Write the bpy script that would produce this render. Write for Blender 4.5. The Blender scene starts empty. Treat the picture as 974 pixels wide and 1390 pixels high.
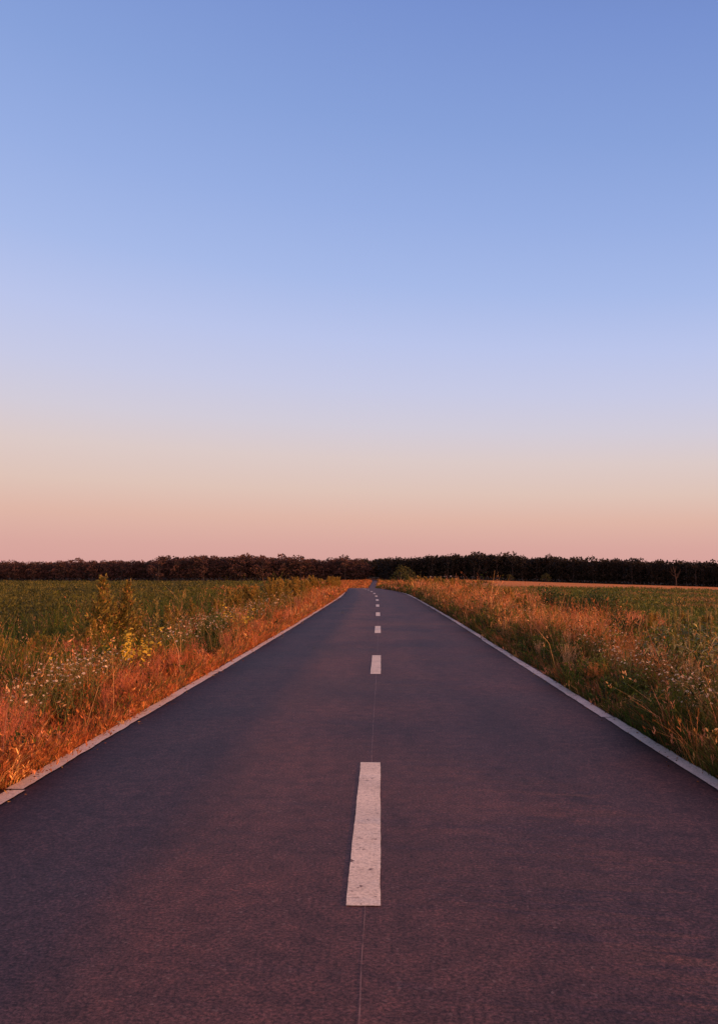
import bpy, math
import numpy as np

R = math.radians
rng = np.random.default_rng(11)
scene = bpy.context.scene
COL = scene.collection
EYE = 1.6            # camera height above the road
F = 1240.0           # focal length in photo pixels (photo 974 x 1390)

# ------------------------------------------------------------------ helpers
def smooth(a, b, x):
    t = np.clip((np.asarray(x, float) - a) / (b - a), 0, 1)
    return t * t * (3 - 2 * t)

def curve(xs, ys):
    xs = np.array(xs, float); ys = np.array(ys, float)
    m = np.gradient(ys, xs)
    def f(x):
        x = np.clip(np.asarray(x, float), xs[0], xs[-1])
        i = np.clip(np.searchsorted(xs, x) - 1, 0, len(xs) - 2)
        h = xs[i + 1] - xs[i]; t = (x - xs[i]) / h
        t2 = t * t; t3 = t2 * t
        return ((2*t3 - 3*t2 + 1) * ys[i] + (t3 - 2*t2 + t) * h * m[i]
                + (-2*t3 + 3*t2) * ys[i+1] + (t3 - t2) * h * m[i+1])
    return f

class Noise2:
    def __init__(self, seed, n=256):
        self.g = np.random.default_rng(seed).random((n, n)); self.n = n
    def __call__(self, x, y):
        x = np.asarray(x, float); y = np.asarray(y, float)
        xi = np.floor(x).astype(int); yi = np.floor(y).astype(int)
        fx = x - xi; fy = y - yi
        fx = fx*fx*(3-2*fx); fy = fy*fy*(3-2*fy)
        g, n = self.g, self.n
        a = g[xi % n, yi % n]; b = g[(xi+1) % n, yi % n]
        c = g[xi % n, (yi+1) % n]; d = g[(xi+1) % n, (yi+1) % n]
        return (a*(1-fx)+b*fx)*(1-fy) + (c*(1-fx)+d*fx)*fy

N1, N2, N3, N4 = Noise2(1), Noise2(2), Noise2(3), Noise2(4)
def fbm(N, x, y):
    return (N(x, y) + .5*N(x*2.1+7, y*2.1+3) + .25*N(x*4.3+1, y*4.3+9)) / 1.75

# ------------------------------------------------------------------ terrain
road_z = curve([-200, 0, 50, 80, 110, 142, 180, 230, 290, 350, 430, 500, 595, 760, 935, 1200, 2000, 7000],
               [0, 0, 0, -.01, -.13, -.47, -1.35, -3.3, -6.0, -8.2, -8.9, -8.3, -7.2, -5.5, -3.7, -2.8, -3, -3])
road_x = curve([-200, 0, 40, 75, 126, 300, 595, 935, 1200, 2000],
               [0, 0, 0, -.28, -2.2, -3.9, -4.9, -6.0, -18, -90])
HALF = 2.77          # half width of the asphalt

def ground_z(x, y):
    x = np.asarray(x, float); y = np.asarray(y, float)
    zr = road_z(y); u = np.abs(x - road_x(y)) - HALF
    near = zr - .06 - .14 * smooth(.1, 1.6, u)
    zl = -.75 - 3.9 * np.clip(y, 0, 950) / 900
    zri = -.8 - .0285 * np.clip(x, 0, 420)
    side = smooth(-6, 6, x - road_x(y))
    zf = zl * (1 - side) + zri * side
    zf = zf + .12 * (N1(x / 23, y / 23) - .5) * smooth(6, 30, u)
    w = smooth(1.2, 11 + .09 * np.clip(y, 0, 900), u)
    return near * (1 - w) + zf * w

# ------------------------------------------------------------------ mesh builder (quads only)
class MB:
    def __init__(self): self.v = []; self.f = []; self.c = []; self.n = 0
    def add(self, v, f, c):
        v = np.asarray(v, float).reshape(-1, 3); f = np.asarray(f, int).reshape(-1, 4)
        c = np.asarray(c, float)
        if c.ndim == 1: c = np.broadcast_to(c, (len(v), 3))
        self.v.append(v); self.f.append(f + self.n); self.c.append(c); self.n += len(v)
    def build(self, name, mat, parent=None, smooth_shade=False):
        v = np.concatenate(self.v); f = np.concatenate(self.f); c = np.concatenate(self.c)
        me = bpy.data.meshes.new(name)
        me.vertices.add(len(v)); me.vertices.foreach_set('co', v.astype(np.float32).ravel())
        me.loops.add(f.size); me.loops.foreach_set('vertex_index', f.astype(np.int32).ravel())
        me.polygons.add(len(f)); me.polygons.foreach_set('loop_start', np.arange(0, f.size, 4, dtype=np.int32))
        if smooth_shade: me.polygons.foreach_set('use_smooth', np.ones(len(f), bool))
        a = me.color_attributes.new('Col', 'FLOAT_COLOR', 'POINT')
        a.data.foreach_set('color', np.concatenate([c, np.ones((len(c), 1))], 1).astype(np.float32).ravel())
        me.update(calc_edges=True); me.validate()
        me.materials.append(mat)
        o = bpy.data.objects.new(name, me); COL.objects.link(o)
        if parent is not None: o.parent = parent
        return o

def unit(a): return a / np.maximum(np.linalg.norm(a, axis=-1, keepdims=True), 1e-9)

def leaves(mb, P, D, L, W, col, bend=.25):
    """one rhombic leaf per point: P base, D direction, L length, W width"""
    n = len(P)
    if n == 0: return
    D = unit(D); r = rng.normal(size=(n, 3)); S = unit(np.cross(D, r)); Nn = np.cross(S, D)
    L = np.broadcast_to(L, (n,))[:, None]; W = np.broadcast_to(W, (n,))[:, None]
    mid = P + D * L * .45 + Nn * L * bend * .3
    tip = P + D * L - Nn * L * bend * .2
    v = np.stack([P, mid + S*W*.5, tip, mid - S*W*.5], 1).reshape(-1, 3)
    f = np.arange(n * 4).reshape(n, 4)
    col = np.broadcast_to(col, (n, 3))
    mb.add(v, f, np.repeat(col, 4, 0))

def blades(mb, P, H, W, lean, col, tipcol=None):
    """grass blades: 3 cross rows, 2 quads; lean (n,2) horizontal tip offset"""
    n = len(P)
    if n == 0: return
    a = rng.random(n) * 2 * np.pi
    S = np.stack([np.cos(a), np.sin(a), np.zeros(n)], 1)
    L3 = np.concatenate([lean, np.zeros((n, 1))], 1)
    H = np.broadcast_to(H, (n,))[:, None]; W = np.broadcast_to(W, (n,))[:, None]
    up = np.array([0, 0, 1.0])
    mid = P + L3 * .32 + up * H * .58
    tip = P + L3 + up * H * (1 - .25 * np.clip(np.linalg.norm(L3, axis=1, keepdims=True) / np.maximum(H, .01), 0, 1)**2)
    v = np.stack([P - S*W*.5, P + S*W*.5, mid + S*W*.42, mid - S*W*.42, tip + S*W*.08, tip - S*W*.08], 1).reshape(-1, 3)
    i = np.arange(n)[:, None] * 6
    f = np.concatenate([i + np.array([0, 1, 2, 3]), i + np.array([3, 2, 4, 5])], 1).reshape(-1, 4)
    c = np.repeat(np.broadcast_to(col, (n, 3))[:, None, :], 6, 1).copy()
    if tipcol is not None: c[:, 4:, :] = np.broadcast_to(tipcol, (n, 3))[:, None, :]
    mb.add(v, f, c.reshape(-1, 3))
    return tip[:, :]

def tube(mb, pts, rad, col, k=5):
    pts = np.asarray(pts, float); m = len(pts)
    rad = np.broadcast_to(rad, (m,))
    d = unit(np.gradient(pts, axis=0))
    ref = np.where(np.abs(d[:, 2:3]) > .9, np.array([[1., 0, 0]]), np.array([[0, 0, 1.]]))
    s = unit(np.cross(d, ref)); t = np.cross(d, s)
    a = np.arange(k) * 2 * np.pi / k
    v = pts[:, None, :] + rad[:, None, None] * (np.cos(a)[None, :, None] * s[:, None, :] + np.sin(a)[None, :, None] * t[:, None, :])
    i, j = np.meshgrid(np.arange(m - 1), np.arange(k), indexing='ij')
    f = np.stack([i*k + j, i*k + (j+1) % k, (i+1)*k + (j+1) % k, (i+1)*k + j], -1).reshape(-1, 4)
    mb.add(v.reshape(-1, 3), f, np.asarray(col, float))

# ------------------------------------------------------------------ materials
def new_mat(name):
    m = bpy.data.materials.new(name); m.use_nodes = True
    nt = m.node_tree; nt.nodes.clear()
    return m, nt, nt.nodes, nt.links

def leaf_mat(name, trans=.35, rough=.5, gain=1.0):
    m, nt, N, L = new_mat(name)
    out = N.new('ShaderNodeOutputMaterial')
    at = N.new('ShaderNodeAttribute'); at.attribute_name = 'Col'
    geo = N.new('ShaderNodeNewGeometry')
    no = N.new('ShaderNodeTexNoise'); no.inputs['Scale'].default_value = 9; no.inputs['Detail'].default_value = 3
    L.new(geo.outputs['Position'], no.inputs['Vector'])
    mr = N.new('ShaderNodeMapRange'); mr.inputs[1].default_value = .3; mr.inputs[2].default_value = .7
    mr.inputs[3].default_value = .75 * gain; mr.inputs[4].default_value = 1.25 * gain
    L.new(no.outputs['Fac'], mr.inputs[0])
    sc = N.new('ShaderNodeVectorMath'); sc.operation = 'SCALE'
    L.new(at.outputs['Color'], sc.inputs[0]); L.new(mr.outputs[0], sc.inputs['Scale'])
    d = N.new('ShaderNodeBsdfPrincipled'); d.inputs['Roughness'].default_value = rough
    d.inputs['Specular IOR Level'].default_value = .15
    t = N.new('ShaderNodeBsdfTranslucent')
    L.new(sc.outputs[0], d.inputs['Base Color']); L.new(sc.outputs[0], t.inputs['Color'])
    mx = N.new('ShaderNodeMixShader'); mx.inputs[0].default_value = trans
    L.new(d.outputs[0], mx.inputs[1]); L.new(t.outputs[0], mx.inputs[2]); L.new(mx.outputs[0], out.inputs[0])
    return m

M_GRASS = leaf_mat('verge_grass', .35, .55)
M_LEAF = leaf_mat('plant_leaf', .3, .5)
M_STEM = leaf_mat('plant_stem', .05, .7)
M_PETAL = leaf_mat('petal', .3, .6)
M_CROP = leaf_mat('crop_leaf', .25, .6)
M_TREE = leaf_mat('tree_leaf', .15, .7)
M_BARK = leaf_mat('bark', 0, .9)

def noise(N, L, vec, scale, detail=4, rough=.55, dist=0):
    n = N.new('ShaderNodeTexNoise'); n.inputs['Scale'].default_value = scale
    n.inputs['Detail'].default_value = detail; n.inputs['Roughness'].default_value = rough
    n.inputs['Distortion'].default_value = dist
    L.new(vec, n.inputs['Vector']); return n.outputs['Fac']

def ramp(N, L, fac, stops, interp='LINEAR'):
    r = N.new('ShaderNodeValToRGB'); cr = r.color_ramp; cr.interpolation = interp
    while len(cr.elements) < len(stops): cr.elements.new(.5)
    for e, (p, c) in zip(cr.elements, stops):
        e.position = p; e.color = (*c, 1) if len(c) == 3 else c
    L.new(fac, r.inputs[0]); return r.outputs[0]

def mixc(N, L, fac, a, b, mode='MIX'):
    m = N.new('ShaderNodeMix'); m.data_type = 'RGBA'; m.blend_type = mode
    for sock, val in ((m.inputs[0], fac), (m.inputs[6], a), (m.inputs[7], b)):
        if isinstance(val, (int, float)): sock.default_value = val
        elif isinstance(val, tuple): sock.default_value = (*val, 1)
        else: L.new(val, sock)
    return m.outputs[2]

ROAD_GAIN = 1.0
def asphalt_nodes(N, L):
    geo = N.new('ShaderNodeNewGeometry'); P = geo.outputs['Position']
    mp = N.new('ShaderNodeMapping'); mp.inputs['Scale'].default_value = (1.0, .22, 1)
    L.new(P, mp.inputs['Vector'])
    patches = noise(N, L, P, .42, 6, .62, .5)
    streak = noise(N, L, mp.outputs[0], 1.6, 5, .6, .2)
    mott = noise(N, L, P, 7, 8, .75, .3)
    fine = noise(N, L, P, 55, 6, .85)
    grit = N.new('ShaderNodeTexVoronoi'); grit.inputs['Scale'].default_value = 75; L.new(P, grit.inputs['Vector'])
    base = ramp(N, L, patches, [(.34, (.062, .037, .037)), (.5, (.075, .040, .038)), (.64, (.092, .045, .040))])
    base = mixc(N, L, .6, base, ramp(N, L, streak, [(.32, (.70, .68, .72)), (.68, (1.28, 1.22, 1.18))]), 'MULTIPLY')
    base = mixc(N, L, .75, base, ramp(N, L, mott, [(.36, (.55, .58, .62)), (.5, (1, 1, 1)), (.66, (1.55, 1.4, 1.3))]), 'MULTIPLY')
    base = mixc(N, L, .85, base, ramp(N, L, fine, [(.40, (.20, .22, .24)), (.5, (.95, .95, .95)), (.60, (2.4, 2.1, 2.0))]), 'MULTIPLY')
    sx = N.new('ShaderNodeSeparateXYZ'); L.new(P, sx.inputs[0])
    wv = N.new('ShaderNodeMath'); wv.operation = 'MULTIPLY'; wv.inputs[1].default_value = 2 * math.pi / 1.3; L.new(sx.outputs[0], wv.inputs[0])
    cs = N.new('ShaderNodeMath'); cs.operation = 'COSINE'; L.new(wv.outputs[0], cs.inputs[0])
    cm = N.new('ShaderNodeMath'); cm.operation = 'MULTIPLY_ADD'; cm.inputs[1].default_value = -.25; cm.inputs[2].default_value = .5; L.new(cs.outputs[0], cm.inputs[0])
    base = mixc(N, L, .7, base, ramp(N, L, cm.outputs[0], [(.2, (.90, .90, .92)), (.8, (1.13, 1.12, 1.10))]), 'MULTIPLY')
    stones = ramp(N, L, grit.outputs['Color'], [(.86, (0, 0, 0)), (.98, (1, 1, 1))])
    base = mixc(N, L, stones, base, (.17, .105, .09))
    bump = N.new('ShaderNodeBump'); bump.inputs['Strength'].default_value = .35; bump.inputs['Distance'].default_value = .006
    L.new(fine, bump.inputs['Height'])
    return P, base, fine, bump

def road_mat():
    m, nt, N, L = new_mat('worn_asphalt')
    out = N.new('ShaderNodeOutputMaterial'); b = N.new('ShaderNodeBsdfPrincipled')
    P, base, fine, bump = asphalt_nodes(N, L)
    L.new(base, b.inputs['Base Color']); L.new(bump.outputs[0], b.inputs['Normal'])
    b.inputs['Roughness'].default_value = .75; b.inputs['Specular IOR Level'].default_value = .25
    L.new(b.outputs[0], out.inputs[0]); return m

def paint_mat(name, wear, tint):
    m, nt, N, L = new_mat(name)
    out = N.new('ShaderNodeOutputMaterial'); b = N.new('ShaderNodeBsdfPrincipled')
    P, base, fine, bump = asphalt_nodes(N, L)
    n1 = noise(N, L, P, 14, 6, .7, .3); n2 = noise(N, L, P, 2.3, 3, .5); n3 = noise(N, L, P, 60, 3, .7)
    mp = N.new('ShaderNodeMapping'); mp.inputs['Scale'].default_value = (9, 45, 1); L.new(P, mp.inputs['Vector'])
    n4 = noise(N, L, mp.outputs[0], 1, 3, .6)
    worn = ramp(N, L, n1, [(wear, (1, 1, 1)), (wear + .06, (0, 0, 0))])
    worn2 = ramp(N, L, n4, [(wear - .05, (.8, .8, .8)), (wear + .03, (0, 0, 0))])
    col = ramp(N, L, n2, [(.35, tuple(.82 * t for t in tint)), (.65, tint)])
    col = mixc(N, L, .6, col, ramp(N, L, n3, [(.38, (.55, .50, .46)), (.56, (1.1, 1.1, 1.1))]), 'MULTIPLY')
    col = mixc(N, L, worn, col, mixc(N, L, .4, base, (.26, .14, .08))); col = mixc(N, L, worn2, col, mixc(N, L, .5, base, (.36, .20, .11)))
    L.new(col, b.inputs['Base Color']); L.new(bump.outputs[0], b.inputs['Normal'])
    b.inputs['Roughness'].default_value = .7
    L.new(b.outputs[0], out.inputs[0]); return m

def ground_mat():
    m, nt, N, L = new_mat('field_ground')
    out = N.new('ShaderNodeOutputMaterial'); b = N.new('ShaderNodeBsdfPrincipled')
    geo = N.new('ShaderNodeNewGeometry'); P = geo.outputs['Position']
    at = N.new('ShaderNodeAttribute'); at.attribute_name = 'Col'
    n1 = noise(N, L, P, .09, 5, .6); n2 = noise(N, L, P, 1.7, 5, .65); n3 = noise(N, L, P, 14, 4, .7)
    c = mixc(N, L, .8, at.outputs['Color'], ramp(N, L, n1, [(.3, (.7, .72, .7)), (.7, (1.25, 1.2, 1.2))]), 'MULTIPLY')
    c = mixc(N, L, .8, c, ramp(N, L, n2, [(.3, (.6, .6, .6)), (.7, (1.35, 1.3, 1.25))]), 'MULTIPLY')
    c = mixc(N, L, .6, c, ramp(N, L, n3, [(.3, (.6, .6, .6)), (.7, (1.35, 1.35, 1.35))]), 'MULTIPLY')
    bump = N.new('ShaderNodeBump'); bump.inputs['Strength'].default_value = .8; bump.inputs['Distance'].default_value = .15
    L.new(n2, bump.inputs['Height']); L.new(bump.outputs[0], b.inputs['Normal'])
    L.new(c, b.inputs['Base Color']); b.inputs['Roughness'].default_value = .95
    b.inputs['Specular IOR Level'].default_value = .05
    L.new(b.outputs[0], out.inputs[0]); return m

# ------------------------------------------------------------------ tagging
def tag(o, label, cat, group=None):
    o['label'] = label; o['category'] = cat
    if group: o['group'] = group
    return o
def empty(name, loc=(0, 0, 0)):
    o = bpy.data.objects.new(name, None); o.empty_display_size = .2
    COL.objects.link(o); o.location = loc; return o
def copy_tree(o):
    c = o.copy(); COL.objects.link(c)
    for ch in list(o.children):
        k = ch.copy(); COL.objects.link(k); k.parent = c
    return c
class Kind:
    """a prototype thing: the first placement uses it, later ones are copies"""
    def __init__(self, root): self.root = root; self.used = False
    def put(self, x, y, s, rz, label, cat, group=None, sz=None, dz=-.03, z=None, tilt=0):
        o = self.root if not self.used else copy_tree(self.root); self.used = True
        zz = float(ground_z(x, y)) + dz if z is None else z
        o.location = (x, y, zz); o.rotation_euler = (tilt, 0, rz)
        o.scale = (s, s, s if sz is None else sz)
        return tag(o, label, cat, group)

# ------------------------------------------------------------------ ground sheet
def build_ground():
    gx = np.concatenate([-np.geomspace(5000, 30, 40), np.linspace(-28, -4, 50), np.linspace(-3.6, 3.6, 25),
                         np.linspace(4, 28, 50), np.geomspace(30, 5000, 60)])
    gy = np.concatenate([-np.geomspace(900, 12, 10), np.linspace(-10, 140, 130), np.geomspace(143, 1100, 120), np.geomspace(1150, 7000, 20)])
    X, Y = np.meshgrid(gx, gy, indexing='xy')
    # columns close to the road follow its bend
    k = np.exp(-(X / 60.0) ** 2); X = X + road_x(Y) * k
    Z = ground_z(X, Y)
    nx, ny = len(gx), len(gy)
    i, j = np.meshgrid(np.arange(nx - 1), np.arange(ny - 1), indexing='xy')
    f = np.stack([j*nx + i, j*nx + i + 1, (j+1)*nx + i + 1, (j+1)*nx + i], -1).reshape(-1, 4)
    u = np.abs(X - road_x(Y)) - HALF
    soil = np.array([.075, .05, .033]); gl = np.array([.110, .092, .028]); gr = np.array([.11, .10, .030])
    st = np.array([.54, .205, .058]); wood = np.array([.02, .018, .012])
    side = (X > road_x(Y))[..., None]
    c = np.where(side, gr, gl)
    line = 255 + (X - 42) * 1.5 + 60 * (N2(X / 40, Y / 60) - .5)
    stub = smooth(-20, 30, Y - line) * (X > 14) * smooth(14, 60, X)
    c = c * (1 - stub[..., None]) + st * stub[..., None]
    verge = 1 - smooth(5 + .045 * np.clip(Y - 60, 0, 900), 11 + .09 * np.clip(Y - 60, 0, 900), u)
    far = smooth(110, 180, Y)[..., None]
    vc = soil * (1 - far) + np.array([.22, .13, .055]) * far
    c = c * (1 - verge[..., None]) + vc * verge[..., None]
    wd = smooth(860, 930, Y + .45 * np.clip(X, 0, 400))[..., None]
    c = c * (1 - wd) + wood * wd
    mb = MB(); mb.add(np.stack([X, Y, Z], -1).reshape(-1, 3), f, c.reshape(-1, 3))
    o = mb.build('ground', ground_mat(), smooth_shade=True); o['kind'] = 'structure'
    return o
build_ground()

# ------------------------------------------------------------------ road with markings
def strip(ys, offs_l, offs_r, lift, col=(.1, .1, .1)):
    """flat ribbon between two lateral offsets along the road"""
    ys = np.asarray(ys, float)
    l = np.broadcast_to(offs_l, ys.shape); r = np.broadcast_to(offs_r, ys.shape)
    z = road_z(ys) + lift
    v = np.stack([np.stack([road_x(ys) + l, ys, z], 1), np.stack([road_x(ys) + r, ys, z], 1)], 1).reshape(-1, 3)
    i = np.arange(len(ys) - 1)[:, None] * 2
    mb = MB(); mb.add(v, i + np.array([[0, 1, 3, 2]]), np.array(col)); return mb

def build_road():
    ys = np.concatenate([np.linspace(-40, 0, 30), np.linspace(.25, 40, 160), np.linspace(41, 200, 150), np.linspace(203, 1150, 240)])
    nL = .035 * (N1(ys * 1.7, 0 * ys) - .5) + .02 * (N2(ys * 6, 0 * ys) - .5)
    nR = .035 * (N3(ys * 1.7, 0 * ys) - .5) + .02 * (N4(ys * 6, 0 * ys) - .5)
    offs = [-HALF + nL, -HALF + nL, np.full(len(ys), -1.), np.full(len(ys), 1.), HALF + nR, HALF + nR]
    dz = [-.2, 0, .012, .012, 0, -.2]
    cx = road_x(ys); cz = road_z(ys)
    v = np.stack([np.stack([cx + o, ys, cz + d - .012], 1) for o, d in zip(offs, dz)], 1)
    m = len(offs); i, j = np.meshgrid(np.arange(len(ys) - 1), np.arange(m - 1), indexing='ij')
    f = np.stack([i*m + j, i*m + j + 1, (i+1)*m + j + 1, (i+1)*m + j], -1).reshape(-1, 4)
    mb = MB(); mb.add(v.reshape(-1, 3), f, np.array([.1, .1, .1]))
    road = mb.build('road', road_mat(), smooth_shade=False); road['kind'] = 'structure'
    mp = paint_mat('road_paint', .33, (.84, .69, .50)); me = paint_mat('edge_paint', .345, (.70, .56, .44))
    # edge lines with small joints where the painting machine stopped
    for s, cuts in ((-1, (-40, 7.0, 15.4, 31, 62, 99, 240)), (1, (-40, 10.6, 23, 47, 88, 240))):
        mb = MB()
        for k, (a, b) in enumerate(zip(cuts[:-1], cuts[1:])):
            y = np.linspace(a + (.015 if k else 0), b - .015, int((b - a) / (.07 if b < 35 else .35 if b < 100 else 1.2)) + 2)
            j = .013 * (-1) ** k + .012 * (N2(y * .8, 3 + 0*y) - .5)
            e1 = .014 * (fbm(N1, y * 3.1, 5 + 0*y) - .5) + .006 * (N2(y * 13, 7 + 0*y) - .5); e2 = .018 * (fbm(N3, y * 3.7, 9 + 0*y) - .5) + .006 * (N4(y * 13, 3 + 0*y) - .5)
            c = s * 2.655 + j
            sub = strip(y, c - .066 + e1, c + .066 + e2, -.0022 + .0)
            mb.add(sub.v[0], sub.f[0], sub.c[0])
        o = mb.build('edge_line', me, road)
        o['label'] = 'pale painted edge line along the ' + ('left' if s < 0 else 'right') + ' side of the asphalt'
    for k in range(-1, 18):
        a = 4.62 + 10.4 * k; y = np.linspace(a, a + 3.4, 70)
        e1 = .005 * (N1(y * 3, 5 + k + 0*y) - .5) + .003 * (N2(y * 19, 5 + k + 0*y) - .5); e2 = .005 * (N3(y * 3, 9 + k + 0*y) - .5) + .003 * (N4(y * 19, 9 + k + 0*y) - .5)
        c = -.001 * np.ones_like(y)
        strip(y, c - .084 + e1, c + .084 + e2, .0045).build('centre_dash', mp, road)
    y = np.arange(-3, 60, .2); w = .0015 + .0020 * N2(y * 2.3, 0*y)
    c = .008 + .012 * (N1(y * .35, 2 + 0*y) - .5) + .006 * (N2(y * 2, 4 + 0*y) - .5)
    m, nt, N, L = new_mat('old_guide_line'); out = N.new('ShaderNodeOutputMaterial'); b = N.new('ShaderNodeBsdfPrincipled')
    P, base, fine, bump = asphalt_nodes(N, L)
    g = noise(N, L, P, 6, 4, .7); L.new(mixc(N, L, ramp(N, L, g, [(.38, (0, 0, 0)), (.58, (.8, .8, .8))]), base, (.27, .15, .12)), b.inputs['Base Color'])
    b.inputs['Roughness'].default_value = .75; L.new(b.outputs[0], out.inputs[0])
    strip(y, c - w, c + w, .0015).build('guide_line', m, road)
build_road()

# ------------------------------------------------------------------ grass and herbs of the verges (uncountable: stuff)
PAL = {k: np.array(v) for k, v in dict(
    rust=(.39, .120, .038), orange=(.49, .200, .055), straw=(.64, .37, .12), pink=(.58, .25, .12),
    olive=(.120, .120, .017), green=(.058, .098, .013), dark=(.022, .040, .011), brown=(.17, .075, .028)).items()}
PN = list(PAL); PA = np.stack([PAL[k] for k in PN])
def pick(W):
    """W (n,8) weights in PAL order -> colours"""
    W = W / W.sum(1, keepdims=True); c = W.cumsum(1); r = rng.random((len(W), 1))
    i = (r > c).sum(1).clip(0, 7)
    return PA[i] * (1 + .22 * rng.normal(size=(len(W), 1))).clip(.55, 1.6), i

def weights(side, u, d):
    n = len(u); W = np.zeros((n, 8))
    a = fbm(N1, d / 2.6 + side * 40, u / 1.5); b = fbm(N2, d / 4.1 + side * 17, u / 2.2)
    dry = smooth(.40, .58, a); grn = smooth(.42, .60, b)
    a0 = .12 + 1.5 * (1 - smooth(8.2, 10.5, d)) + .016 * np.minimum(d, 70) + 30 * smooth(110, 170, d)
    near = 1 - smooth(a0, a0 + .8, u + 1.6 * (b - .5)); outer = smooth(3.5, 8, u) * (1 - smooth(110, 170, d))
    if side < 0:
        dry = dry * (1 - .6 * (1 - near)); W[:, 0] = .75 * near + .16 * dry * (1 - outer); W[:, 1] = .55 * near + .22 * dry * (1 - .6*outer)
        W[:, 2] = .07 + .12 * dry; W[:, 3] = .08 + .16 * dry
        W[:, 4] = .10 + .75 * (1 - near) * grn + .5*outer + .45*(1-near); W[:, 5] = .05 + .35 * (1 - near) + .95 * (1 - near) * grn + .7 * outer
        W[:, 6] = .10 + .15 * (1 - near) + .9 * (1 - near) * (1 - dry) * grn + .4*outer; W[:, 7] = .15
    else:
        f0 = .15 + 1.1 * (1 - smooth(11, 24, d)); foot = 1 - smooth(f0, f0 + .8, u + .8 * (b - .5)); wet = smooth(2.0, 3.6, u) * (1 - smooth(19, 26, d))
        dry = dry * (1 - .85 * wet) * (1 - .75 * foot); grn = np.maximum(grn, wet)
        dry = np.clip(dry + .25 * smooth(17, 24, d) * (1 - smooth(3.5, 6, u)), 0, 1.2) * (1 - .4 * foot); cut = 1 - .7 * foot - .75 * wet * (1 - foot); W[:, 0] = (.16 + .45 * dry) * cut; W[:, 1] = (.20 + .60 * dry) * cut; W[:, 2] = (.16 + .35 * dry) * cut; W[:, 3] = (.14 + .50 * dry) * cut
        W[:, 4] = .25 + .35 * grn + .3 * foot; W[:, 5] = .20 + .55 * grn + .4 * foot; W[:, 6] = .18 + .5 * wet + .8 * grn * (1 - dry) + .6 * foot; W[:, 7] = .25 + .45 * foot; W[:, 3] += .12 * foot
    return W, dry, grn

def lateral(side, u, d): return road_x(d) + side * (HALF + u)

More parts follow.
